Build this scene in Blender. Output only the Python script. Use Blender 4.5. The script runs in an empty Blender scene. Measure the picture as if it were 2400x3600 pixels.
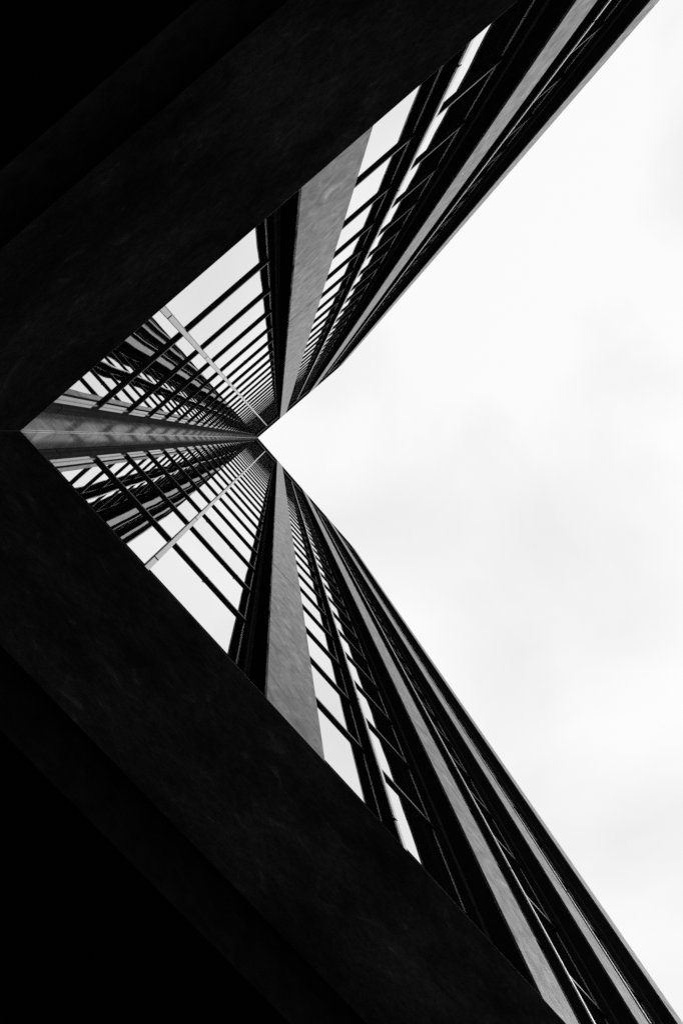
import bpy, bmesh, math, random
from mathutils import Matrix, Vector

random.seed(7)
scene = bpy.context.scene
COL = scene.collection

# ------------------------------------------------------------------ camera
CAM_Z = 1.6
cam_data = bpy.data.cameras.new('camera')
cam = bpy.data.objects.new('camera', cam_data)
COL.objects.link(cam)
cam_data.sensor_fit = 'HORIZONTAL'
cam_data.sensor_width = 36.0
cam_data.lens = 36.0 * 2737.23 / 2400.0
cam_data.clip_start = 0.1
cam_data.clip_end = 6000.0
right = Vector((0.75573407, 0.64991542, -0.08047337))
down = Vector((-0.65487824, 0.74987329, -0.09393899))
fwd = Vector((-0.00070757, 0.12369316, 0.99232026))
cam.matrix_world = Matrix((
    (right.x, -down.x, -fwd.x, 3.599),
    (right.y, -down.y, -fwd.y, 3.281),
    (right.z, -down.z, -fwd.z, CAM_Z),
    (0, 0, 0, 1)))
scene.camera = cam

# ------------------------------------------------------------------ world
SUN_ELEV = math.radians(38.0)
SUN_AZ = math.radians(52.0)            # from +x towards +y
world = bpy.data.worlds.new('World')
scene.world = world
world.use_nodes = True
nt = world.node_tree
nt.nodes.clear()
N = nt.nodes.new
out = N('ShaderNodeOutputWorld')
bg = N('ShaderNodeBackground')
sky = N('ShaderNodeTexSky')
sky.sky_type = 'NISHITA'
sky.sun_disc = False
sky.sun_elevation = SUN_ELEV
sky.sun_rotation = math.pi / 2 - SUN_AZ
sky.dust_density = 5.0
bw = N('ShaderNodeRGBToBW')
tc = N('ShaderNodeTexCoord')
mp = N('ShaderNodeMapping')
mp.inputs['Scale'].default_value = (1.0, 1.0, 0.55)
mp.inputs['Location'].default_value = (4.3, 2.1, 0.7)
n1 = N('ShaderNodeTexNoise')
n1.inputs['Scale'].default_value = 2.6
n1.inputs['Detail'].default_value = 6.0
n1.inputs['Roughness'].default_value = 0.5
n1.inputs['Distortion'].default_value = 0.35
ramp = N('ShaderNodeValToRGB')
ramp.color_ramp.elements[0].position = 0.27
ramp.color_ramp.elements[0].color = (8.3, 8.3, 8.3, 1)
ramp.color_ramp.elements[1].position = 0.53
ramp.color_ramp.elements[1].color = (9.85, 9.85, 9.85, 1)
mix = N('ShaderNodeMix')
mix.data_type = 'RGBA'
mix.inputs[0].default_value = 0.04      # thick overcast: hardly any clear sky shows through
L = nt.links.new
L(tc.outputs['Generated'], mp.inputs['Vector'])
L(mp.outputs['Vector'], n1.inputs['Vector'])
L(n1.outputs['Fac'], ramp.inputs['Fac'])
L(sky.outputs['Color'], bw.inputs['Color'])
L(ramp.outputs['Color'], mix.inputs[6])
L(bw.outputs['Val'], mix.inputs[7])
L(mix.outputs[2], bg.inputs['Color'])
bg.inputs['Strength'].default_value = 0.1
L(bg.outputs['Background'], out.inputs['Surface'])

# ------------------------------------------------------------------ sun behind the overcast
sun_data = bpy.data.lights.new('sun', 'SUN')
sun_data.energy = 1.4
sun_data.angle = math.radians(30.0)
sun_data.color = (1.0, 1.0, 1.0)
sun = bpy.data.objects.new('sun', sun_data)
COL.objects.link(sun)
sd = Vector((math.cos(SUN_ELEV) * math.cos(SUN_AZ), math.cos(SUN_ELEV) * math.sin(SUN_AZ), math.sin(SUN_ELEV)))
sun.rotation_euler = sd.to_track_quat('Z', 'Y').to_euler()
sun.location = (60, 60, 80)

vs = scene.view_settings
vs.view_transform = 'Standard'
vs.look = 'None'
vs.exposure = 0.0
vs.gamma = 1.0
vs.use_curve_mapping = False
scene.render.engine = 'CYCLES'
scene.cycles.max_bounces = 10
scene.cycles.glossy_bounces = 8
scene.cycles.use_denoising = False      # the little noise left reads as film grain
scene.cycles.sample_clamp_indirect = 1.5
scene.cycles.caustics_reflective = False

# ------------------------------------------------------------------ materials (the photograph is black and white: neutral greys)
def new_mat(name):
    m = bpy.data.materials.new(name)
    m.use_nodes = True
    t = m.node_tree
    b = t.nodes['Principled BSDF']
    return m, t, b

def node(t, kind, **inp):
    n = t.nodes.new(kind)
    for k, v in inp.items():
        n.inputs[k.replace('_', ' ')].default_value = v
    return n

def grey_ramp(t, stops):
    r = t.nodes.new('ShaderNodeValToRGB')
    e = r.color_ramp.elements
    while len(e) < len(stops):
        e.new(0.5)
    for el, (p, v) in zip(e, stops):
        el.position = p
        el.color = (v, v, v, 1)
    return r

def math_node(t, op, a=None, b=None):
    n = t.nodes.new('ShaderNodeMath')
    n.operation = op
    for i, v in enumerate((a, b)):
        if v is None:
            continue
        if isinstance(v, (int, float)):
            n.inputs[i].default_value = v
        else:
            t.links.new(v, n.inputs[i])
    return n.outputs[0]

def concrete(name, lo, hi, streak, rough=0.85, bump=0.25, spec=0.3, stretch=None, sheen=0.0):
    """cast concrete: blotches, pale trowel streaks, fine grain, pin holes"""
    m, t, b = new_mat(name)
    L = t.links.new
    g = t.nodes.new('ShaderNodeNewGeometry')
    if stretch:
        sm = t.nodes.new('ShaderNodeMapping')
        sm.inputs['Scale'].default_value = stretch
        L(g.outputs['Position'], sm.inputs['Vector'])
        pos = sm.outputs['Vector']
    else:
        pos = g.outputs['Position']
    big = node(t, 'ShaderNodeTexNoise', Scale=0.9, Detail=5.0, Roughness=0.6)
    L(pos, big.inputs['Vector'])
    r1 = grey_ramp(t, [(0.3, lo), (0.7, hi)])
    L(big.outputs['Fac'], r1.inputs['Fac'])
    mid = node(t, 'ShaderNodeTexNoise', Scale=3.4, Detail=8.0, Roughness=0.62, Distortion=0.8)
    L(pos, mid.inputs['Vector'])
    r2 = grey_ramp(t, [(0.26, 0.50), (0.48, 0.90), (0.60, 1.06), (0.74, 1.0 + streak)])
    L(mid.outputs['Fac'], r2.inputs['Fac'])
    fine = node(t, 'ShaderNodeTexNoise', Scale=15.0, Detail=5.0, Roughness=0.75)
    L(pos, fine.inputs['Vector'])
    r3 = grey_ramp(t, [(0.32, 0.58), (0.68, 1.40)])
    L(fine.outputs['Fac'], r3.inputs['Fac'])
    v = math_node(t, 'MULTIPLY', r1.outputs['Color'], r2.outputs['Color'])
    v = math_node(t, 'MULTIPLY', v, r3.outputs['Color'])
    oi = t.nodes.new('ShaderNodeObjectInfo')
    tone = math_node(t, 'MULTIPLY_ADD', oi.outputs['Random'], 0.22)
    tone.node.inputs[2].default_value = 0.89
    v = math_node(t, 'MULTIPLY', v, tone)
    L(v, b.inputs['Base Color'])
    b.inputs['Roughness'].default_value = rough
    b.inputs['Specular IOR Level'].default_value = spec
    bp = node(t, 'ShaderNodeBump', Strength=bump, Distance=0.01)
    s = math_node(t, 'ADD', mid.outputs['Fac'], fine.outputs['Fac'])
    L(s, bp.inputs['Height'])
    L(bp.outputs['Normal'], b.inputs['Normal'])
    if sheen:
        # worn sealer: patches of the face are matt, the rest still takes a sheen at a flat angle
        b.inputs['IOR'].default_value = 1.26
        df = t.nodes.new('ShaderNodeBsdfDiffuse')
        L(v, df.inputs['Color'])
        L(bp.outputs['Normal'], df.inputs['Normal'])
        mk = grey_ramp(t, [(0.28, 0.62 * sheen), (0.50, sheen), (0.74, min(1.45 * sheen, 1.0))])
        L(mid.outputs['Fac'], mk.inputs['Fac'])
        mx = t.nodes.new('ShaderNodeMixShader')
        L(mk.outputs['Color'], mx.inputs['Fac'])
        L(df.outputs[0], mx.inputs[1])
        L(b.outputs[0], mx.inputs[2])
        L(mx.outputs[0], t.nodes['Material Output'].inputs['Surface'])
    return m

def metal(name, base, rough, ior, grime=0.25, spec=0.5):
    """painted / anodised metal with slightly uneven gloss"""
    m, t, b = new_mat(name)
    L = t.links.new
    g = t.nodes.new('ShaderNodeNewGeometry')
    oi = t.nodes.new('ShaderNodeObjectInfo')
    n = node(t, 'ShaderNodeTexNoise', Scale=2.2, Detail=6.0, Roughness=0.65)
    L(g.outputs['Position'], n.inputs['Vector'])
    r = grey_ramp(t, [(0.3, base * (1 - grime)), (0.7, base * (1 + grime))])
    L(n.outputs['Fac'], r.inputs['Fac'])
    rv = math_node(t, 'MULTIPLY_ADD', oi.outputs['Random'], 0.3)
    rv.node.inputs[2].default_value = 0.85
    v = math_node(t, 'MULTIPLY', r.outputs['Color'], rv)
    L(v, b.inputs['Base Color'])
    rr = grey_ramp(t, [(0.3, max(rough - 0.06, 0.02)), (0.7, rough + 0.10)])
    L(n.outputs['Fac'], rr.inputs['Fac'])
    L(rr.outputs['Color'], b.inputs['Roughness'])
    b.inputs['IOR'].default_value = ior
    b.inputs['Specular IOR Level'].default_value = spec
    return m

M_CONC = concrete('pale_cast_concrete', 0.060, 0.150, 1.25, rough=0.20, bump=0.05, spec=0.5, stretch=(0.7, 0.7, 0.5), sheen=0.62)
M_SOFFIT = {0: concrete('rough_soffit_concrete', 0.07, 0.30, 1.7, rough=0.95, bump=0.6, stretch=(0.35, 1.0, 1.0)),
            1: concrete('rough_soffit_concrete', 0.07, 0.30, 1.7, rough=0.95, bump=0.6, stretch=(1.0, 0.35, 1.0))}
M_DARK = metal('dark_bronze_metal', 0.026, 0.6, 1.4, 0.3, 0.0)
M_TRANS = metal('black_transom_metal', 0.006, 0.35, 1.45, 0.25, 0.5)
M_STEEL = metal('polished_reveal_metal', 0.03, 0.14, 1.75, 0.3)
M_BLACK = metal('black_matt_metal', 0.007, 0.7, 1.35, 0.25, 0.0)
M_CLAD = metal('shaded_side_cladding', 0.020, 0.7, 1.35, 0.4, 0.0)  # side cladding; its dark tone also holds the shade of the pier returns
M_MULL = metal('satin_mullion_metal', 0.50, 0.20, 2.4, 0.2)
M_BEAD = metal('light_glazing_bead', 0.30, 0.35, 1.5, 0.1)
M_PALE_LINE = metal('pale_corner_line', 0.75, 0.40, 1.8, 0.15)  # pale lines: painted arris highlight and the mitre joint
M_JOINT = metal('black_joint', 0.008, 0.9, 1.3, 0.25, 0.0)
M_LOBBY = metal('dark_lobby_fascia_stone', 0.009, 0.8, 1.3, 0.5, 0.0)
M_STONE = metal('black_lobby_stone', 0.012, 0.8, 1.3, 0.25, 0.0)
M_FASCIA = metal('dark_roof_fascia', 0.018, 0.7, 1.35, 0.25, 0.05)

def glass_mat():
    m, t, b = new_mat('mirror_coated_glass')
    t.nodes.remove(b)
    L = t.links.new
    o = t.nodes['Material Output']
    tcn = t.nodes.new('ShaderNodeTexCoord')
    oi = t.nodes.new('ShaderNodeObjectInfo')
    off = t.nodes.new('ShaderNodeVectorMath')
    off.operation = 'SCALE'
    comb = t.nodes.new('ShaderNodeCombineXYZ')
    L(oi.outputs['Random'], comb.inputs[0])
    L(oi.outputs['Random'], comb.inputs[1])
    L(oi.outputs['Random'], comb.inputs[2])
    L(comb.outputs[0], off.inputs[0])
    off.inputs['Scale'].default_value = 71.0
    add = t.nodes.new('ShaderNodeVectorMath')
    add.operation = 'ADD'
    L(tcn.outputs['Object'], add.inputs[0])
    L(off.outputs[0], add.inputs[1])
    n = node(t, 'ShaderNodeTexNoise', Scale=0.42, Detail=0.3, Roughness=0.3)
    L(add.outputs[0], n.inputs['Vector'])
    bp = node(t, 'ShaderNodeBump', Strength=1.0, Distance=0.0052)
    L(n.outputs['Fac'], bp.inputs['Height'])
    gl = t.nodes.new('ShaderNodeBsdfGlossy')
    pt = grey_ramp(t, [(0.0, 0.94), (1.0, 1.0)])
    L(oi.outputs['Random'], pt.inputs['Fac'])
    L(pt.outputs['Color'], gl.inputs['Color'])
    gl.inputs['Roughness'].default_value = 0.012
    L(bp.outputs['Normal'], gl.inputs['Normal'])
    df = t.nodes.new('ShaderNodeBsdfDiffuse')
    df.inputs['Color'].default_value = (0.006, 0.006, 0.006, 1)
    fr = t.nodes.new('ShaderNodeFresnel')
    fr.inputs['IOR'].default_value = 1.5
    fac = math_node(t, 'MULTIPLY_ADD', fr.outputs['Fac'], 0.30)   # metallised coating: a mirror even head on
    fac.node.inputs[2].default_value = 0.80
    fac.node.use_clamp = True
    mx = t.nodes.new('ShaderNodeMixShader')
    L(fac, mx.inputs['Fac'])
    L(df.outputs[0], mx.inputs[1])
    L(gl.outputs[0], mx.inputs[2])
    L(mx.outputs[0], o.inputs['Surface'])
    return m
M_GLASS = glass_mat()

def ground_mat():
    m, t, b = new_mat('dark_plaza_paving')
    L = t.links.new
    g = t.nodes.new('ShaderNodeNewGeometry')
    n = node(t, 'ShaderNodeTexNoise', Scale=0.6, Detail=8.0, Roughness=0.6)
    L(g.outputs['Position'], n.inputs['Vector'])
    r = grey_ramp(t, [(0.3, 0.030), (0.7, 0.060)])
    L(n.outputs['Fac'], r.inputs['Fac'])
    L(r.outputs['Color'], b.inputs['Base Color'])
    b.inputs['Roughness'].default_value = 0.9
    return m
M_GROUND = ground_mat()

# ------------------------------------------------------------------ mesh helpers
# A wall is described in (s, d, z): s along the wall from the inner corner, d outward (0 = face of the piers), z up.
# wing 0 runs along +x and faces +y; wing 1 runs along +y and faces +x.
def W(wing, s, d, z):
    return (s, d, z) if wing == 0 else (d, s, z)

class MB:
    def __init__(self):
        self.v = []
        self.f = []
    def box(self, wing, s0, s1, d0, d1, z0, z1):
        i = len(self.v)
        for z in (z0, z1):
            for (s, d) in ((s0, d0), (s1, d0), (s1, d1), (s0, d1)):
                self.v.append(W(wing, s, d, z))
        self.f += [tuple(i + k for k in q) for q in
                   ((0, 1, 2, 3), (4, 7, 6, 5), (0, 4, 5, 1), (1, 5, 6, 2), (2, 6, 7, 3), (3, 7, 4, 0))]
        return self
    def prism(self, wing, prof, z0, z1):
        i = len(self.v)
        n = len(prof)
        for z in (z0, z1):
            for (s, d) in prof:
                self.v.append(W(wing, s, d, z))
        self.f.append(tuple(range(i, i + n)))
        self.f.append(tuple(range(i + 2 * n - 1, i + n - 1, -1)))
        for k in range(n):
            a, b = i + k, i + (k + 1) % n
            self.f.append((a, a + n, b + n, b))
        return self
    def mesh(self, name, mat, bevel=0.0):
        me = bpy.data.meshes.new(name)
        me.from_pydata(self.v, [], self.f)
        bm = bmesh.new()
        bm.from_mesh(me)
        bmesh.ops.recalc_face_normals(bm, faces=bm.faces)
        if bevel:
            bmesh.ops.bevel(bm, geom=bm.edges[:], offset=bevel, segments=2, affect='EDGES', profile=0.5)
        bm.to_mesh(me)
        bm.free()
        me.materials.append(mat)
        return me

def put(name, me, parent, loc=(0, 0, 0), rot=None):
    o = bpy.data.objects.new(name, me)
    COL.objects.link(o)
    o.location = loc
    if rot:
        o.rotation_euler = rot
    if parent:
        o.parent = parent
    return o

# ------------------------------------------------------------------ dimensions (metres)
Z = lambda h: h + CAM_Z            # heights were measured from the camera
B1, PITCH, PW = 7.053, 8.998, 1.798
H0, HT = 15.277, 187.80
D_JAMB, D_GLASS, D_MULL = -0.55, -0.85, -0.47
JW = 0.23
FLOOR, T0 = 4.585, 23.38            # storey height, underside of the first transom
TD, TH = 0.085, 0.12               # transom projection and height
ROWS = 34
ROWS_SINGLE = 21                   # 21 rows x 14 half bays = 294 panes built one by one
MW = 0.13
SILL = 18.92
TOPG = T0 + FLOOR * (ROWS - 1)     # head of the glazing
NB = {0: 3, 1: 4}                  # bays in each wing
END = {w: B1 + (NB[w] - 1) * PITCH + PW for w in NB}

def bay(i):
    """clear opening of bay i between pier faces"""
    if i == 0:
        return 0.0, B1
    return B1 + (i - 1) * PITCH + PW, B1 + i * PITCH

# ------------------------------------------------------------------ ground
g = MB()
g.v = [(-3000, -3000, 0), (3000, -3000, 0), (3000, 3000, 0), (-3000, 3000, 0)]
g.f = [(0, 1, 2, 3)]
ground = put('plaza_ground', g.mesh('plaza_ground', M_GROUND), None)
ground['kind'] = 'structure'

# ------------------------------------------------------------------ the tower
tower = bpy.data.objects.new('office_tower', None)
COL.objects.link(tower)
tower['label'] = 'tall office tower with concrete piers and mirrored glass, seen upward from its inner corner'
tower['category'] = 'tower'

# body behind the skin
b = MB()
b.prism(0, [(-34, -30), (END[0] - 0.3, -30), (END[0] - 0.3, -0.93), (-0.93, -0.93), (-0.93, END[1] - 0.3), (-34, END[1] - 0.3)],
        Z(H0 + 0.35), Z(HT - 0.6))
put('core', b.mesh('core', M_BLACK), tower)

# underside of the overhang, mitred at the inner corner
SB = {0: 2.69, 1: 3.10}
for w in (0, 1):
    far = SB[w]
    oth = SB[1 - w]
    m = MB()
    m.prism(w, [(0.012, 0.0), (END[w], 0.0), (END[w], -far), (-oth + 0.012, -far)], Z(H0), Z(H0 + 0.006))
    put('soffit', m.mesh('soffit', M_SOFFIT[w]), tower)
    m = MB()
    m.prism(w, [(0.10, -0.10), (END[w], -0.10), (END[w], -far), (-oth + 0.012, -far)], Z(H0 + 0.030), Z(H0 + 0.34))
    put('edge_beam', m.mesh('edge_beam', M_BLACK), tower)
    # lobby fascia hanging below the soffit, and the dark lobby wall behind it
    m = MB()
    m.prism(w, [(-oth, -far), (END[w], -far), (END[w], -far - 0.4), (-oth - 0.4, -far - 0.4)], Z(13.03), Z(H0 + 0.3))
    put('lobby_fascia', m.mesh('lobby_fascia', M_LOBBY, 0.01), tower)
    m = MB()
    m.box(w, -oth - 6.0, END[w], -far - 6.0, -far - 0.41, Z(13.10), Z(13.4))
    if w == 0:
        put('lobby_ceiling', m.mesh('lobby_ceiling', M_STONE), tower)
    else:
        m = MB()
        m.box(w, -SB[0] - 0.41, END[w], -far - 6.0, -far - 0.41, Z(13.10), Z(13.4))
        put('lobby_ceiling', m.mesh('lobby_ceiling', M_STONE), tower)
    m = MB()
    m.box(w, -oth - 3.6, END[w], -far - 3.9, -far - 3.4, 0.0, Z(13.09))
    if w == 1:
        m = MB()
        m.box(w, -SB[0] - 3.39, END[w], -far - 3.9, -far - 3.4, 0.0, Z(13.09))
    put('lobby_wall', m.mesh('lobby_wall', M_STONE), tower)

# mitre joint strip
m = MB()
m.prism(0, [(0.011, -0.012), (-0.012, 0.011), (-SB[1] - 0.02, -SB[0] + 0.0), (-SB[1] + 0.02, -SB[0] - 0.0)], Z(H0 + 0.001), Z(H0 + 0.005))
put('mitre_joint', m.mesh('mitre_joint', M_PALE_LINE), tower)

# ---------------- piers
joints = [H0]
z = 32.5
while z < HT - 6:
    joints.append(z)
    z += 4 * FLOOR
joints.append(HT)

pier_cache = {}
def pier(w, s0):
    core = MB().box(w, s0 + 0.03, s0 + PW - 0.03, -0.92, -0.03, Z(H0 + 0.02), Z(HT - 0.05))
    root = put('pier', core.mesh('pier', M_JOINT), tower)
    for a, b2 in zip(joints[:-1], joints[1:]):
        h = round(b2 - a, 3)
        key = (w, h)
        if key not in pier_cache:
            f = MB().box(w, 0, PW, -0.07, 0, 0.008, h - 0.10).mesh('pier_panel', M_CONC, 0.008)
            c1 = MB().box(w, 0.006, 0.05, D_JAMB - 0.25, -0.075, 0.008, h - 0.008).mesh('side_panel', M_CLAD)
            c2 = MB().box(w, PW - 0.05, PW - 0.006, D_JAMB - 0.25, -0.075, 0.008, h - 0.008).mesh('side_panel', M_CLAD)
            pier_cache[key] = (f, c1, c2)
        loc = W(w, s0, 0, Z(a))
        f, c1, c2 = pier_cache[key]
        put('pier_panel', f, root, loc)
        put('side_panel', c1, root, loc)
        put('side_panel', c2, root, loc)

for w in (0, 1):
    for i in range(NB[w]):
        pier(w, B1 + i * PITCH)

# corner column: its arris stands in the inner corner
core = MB().box(0, -0.97, -0.03, -0.97, -0.03, Z(H0 + 0.02), Z(HT - 0.05))
root = put('corner_column', core.mesh('corner_column', M_JOINT), tower)
for a, b2 in zip(joints[:-1], joints[1:]):
    h = b2 - a
    f = MB().prism(0, [(0, -1.0), (0, -0.022), (-0.022, 0), (-1.0, 0), (-1.0, -1.0)], 0.008, h - 0.12).mesh('column_panel', M_CONC)
    put('column_panel', f, root, (0, 0, Z(a)))
    tr = MB().prism(0, [(0.003, -0.030), (-0.030, 0.003), (-0.032, -0.012), (-0.012, -0.032)], 0.01, h - 0.01).mesh('arris_highlight', M_PALE_LINE)  # added pale strip: the bright highlight along the arris, put in as colour
    put('arris_highlight', tr, root, (0, 0, Z(a)))

# ---------------- jamb covers: a cover every two storeys down both sides of each bay
jz = [H0 + 0.02] + [19.0 + 2 * FLOOR * k for k in range(18)]
jz = [q for q in jz if q < TOPG - 1.0] + [TOPG]
P = [(0.025, -0.575), (0.033, -0.560), (0.048, -0.550), (0.085, -0.550), (0.100, -0.560), (0.106, -0.580),
     (0.108, -0.610), (0.120, -0.610), (0.122, -0.572), (0.132, -0.558), (0.200, -0.556), (0.218, -0.561),
     (0.227, -0.573), (0.230, -0.592), (0.230, -0.880), (0.025, -0.880)]
jamb_cache = {}
for w in (0, 1):
    for i in range(NB[w]):
        s0, s1 = bay(i)
        for (edge, sg) in ((s0, 1), (s1, -1)):
            for a, b2 in zip(jz[:-1], jz[1:]):
                h = round(b2 - a, 3)
                key = (w, sg, h)
                if key not in jamb_cache:
                    jamb_cache[key] = MB().prism(w, [(sg * s, d) for s, d in P], 0.006, h - 0.06).mesh('jamb_cover', M_DARK)
                jc = put('jamb_cover', jamb_cache[key], tower, W(w, edge, 0, Z(a)))
                if i == 0 and sg == 1:
                    rk = (w, 'reveal', h)
                    if rk not in jamb_cache:
                        jamb_cache[rk] = MB().box(w, 0.232, 0.240, -0.835, -0.700, 0.012, h - 0.012).mesh('reveal_plate', M_STEEL)
                    put('reveal_plate', jamb_cache[rk], jc, (0, 0, 0))

# ---------------- mullions in the middle of each bay
mz = [H0 + 0.02] + [18.74 + 2 * FLOOR * k for k in range(18)]
mz = [q for q in mz if q < TOPG - 1.0] + [TOPG + 2.0]
mull_cache = {}
halves = {}
for w in (0, 1):
    for i in range(NB[w]):
        s0, s1 = bay(i)
        c = 0.5 * (s0 + s1) + 0.02
        halves[(w, i)] = [(s0 + JW, c - MW / 2), (c + MW / 2, s1 - JW)]
        blade = MB().box(w, c - MW / 2 + 0.012, c + MW / 2 - 0.012, D_GLASS - 0.04, D_MULL - 0.03, Z(H0 + 0.02), Z(TOPG))
        root = put('mullion', blade.mesh('mullion', M_BLACK), tower)
        for a, b2 in zip(mz[:-1], mz[1:]):
            h = round(b2 - a, 3)
            key = (w, h)
            if key not in mull_cache:
                mull_cache[key] = (
                    MB().box(w, -MW / 2, MW / 2, D_MULL - 0.045, D_MULL, 0.012, h - 0.13).mesh('mullion_cap', M_MULL, 0.004),
                    MB().box(w, -MW / 2 + 0.002, MW / 2 - 0.002, D_GLASS - 0.03, D_MULL - 0.05, 0.008, h - 0.008).mesh('mullion_side', M_DARK))
            put('mullion_cap', mull_cache[key][0], root, W(w, c, 0, Z(a)))
            put('mullion_side', mull_cache[key][1], root, W(w, c, 0, Z(a)))

# ---------------- windows and transoms
def row_z(r):
    lo = SILL if r == 0 else T0 + FLOOR * (r - 1) + TH
    return lo, T0 + FLOOR * r

BD = 0.03
def bead_boxes(mb, w, s0, s1, z0, z1):
    d0, d1 = D_GLASS - 0.02, D_GLASS + 0.018
    mb.box(w, s0, s0 + BD, d0, d1, z0, z1)
    mb.box(w, s1 - BD, s1, d0, d1, z0, z1)
    mb.box(w, s0 + BD, s1 - BD, d0, d1, z0, z0 + BD)
    return mb

cache = {}
up_bead, up_pane, up_tr = {0: MB(), 1: MB()}, {0: MB(), 1: MB()}, {0: MB(), 1: MB()}
for r in range(ROWS):
    z0, z1 = row_z(r)
    for w in (0, 1):
        for i in range(NB[w]):
            for (a, b2) in halves[(w, i)]:
                wd = b2 - a
                h = z1 - z0
                if r < ROWS_SINGLE:
                    key = (w, round(wd, 3), round(h, 3))
                    if key not in cache:
                        cache[key] = (
                            bead_boxes(MB(), w, -wd / 2, wd / 2, 0.0, h).mesh('window', M_BEAD),
                            MB().box(w, -wd / 2 + 0.004, wd / 2 - 0.004, -0.015, 0.0, -h / 2 + 0.004, h / 2 - 0.004).mesh('pane', M_GLASS),
                            MB().box(w, -wd / 2, wd / 2, D_GLASS - 0.03, D_GLASS + TD, 0.0, TH).mesh('transom', M_TRANS))
                    be, pa, tr = cache[key]
                    mid = 0.5 * (a + b2)
                    win = put('window', be, tower, W(w, mid, 0, Z(z0)))
                    t1, t2 = random.gauss(0, 0.0009), random.gauss(0, 0.0006)
                    rot = (t1, 0, t2) if w == 0 else (0, t1, t2)
                    put('pane', pa, win, W(w, 0, D_GLASS, h / 2), rot)
                    put('transom', tr, tower, W(w, mid, 0, Z(z1)))
                else:
                    bead_boxes(up_bead[w], w, a, b2, Z(z0), Z(z1))
                    up_pane[w].box(w, a + 0.004, b2 - 0.004, D_GLASS - 0.015, D_GLASS, Z(z0) + 0.004, Z(z1) - 0.004)
                    up_tr[w].box(w, a, b2, D_GLASS - 0.03, D_GLASS + TD, Z(z1), Z(z1) + TH)
for w in (0, 1):
    for nm, mb, mt in (('upper_window_beads', up_bead[w], M_BEAD), ('upper_panes', up_pane[w], M_GLASS), ('upper_transoms', up_tr[w], M_TRANS)):
        o = put(nm, mb.mesh(nm, mt), tower)
        o['kind'] = 'stuff'

# ---------------- base panels under the first sill, roof fascia and coping
for w in (0, 1):
    for i in range(NB[w]):
        s0, s1 = bay(i)
        for (a, b2) in halves[(w, i)]:
            m = MB().box(w, a, b2, D_GLASS - 0.04, D_GLASS + 0.03, Z(H0 + 0.35), Z(SILL - 0.005))
            put('base_panel', m.mesh('base_panel', M_BLACK, 0.004), tower)
        m = MB().box(w, s0 + 0.012, s1 - 0.012, D_GLASS - 0.06, -0.42, Z(TOPG + TH), Z(HT - 0.7))
        put('roof_fascia', m.mesh('roof_fascia', M_FASCIA), tower)
        m = MB().box(w, s0 + 0.012, s1 - 0.012, D_GLASS - 0.06, -0.01, Z(HT - 0.69), Z(HT - 0.02))
        put('coping', m.mesh('coping', M_FASCIA, 0.01), tower)

# ---------------- small cradle brackets on the transoms
br = {}
for w in (0, 1):
    br[w] = MB().box(w, -0.02, 0.02, D_GLASS + TD - 0.02, D_GLASS + TD + 0.025, -0.03, -0.005).box(w, 0.035, 0.055, D_GLASS + TD - 0.02, D_GLASS + TD + 0.02, -0.025, -0.005).mesh('bracket', M_BLACK)
for (w, s, k) in ((1, 5.03, 0), (1, 6.01, 1), (1, 5.42, 2), (1, 3.95, 2), (0, 5.66, 8), (0, 4.9, 4), (1, 2.2, 3)):
    put('bracket', br[w], tower, W(w, s, 0, Z(T0 + FLOOR * k)))
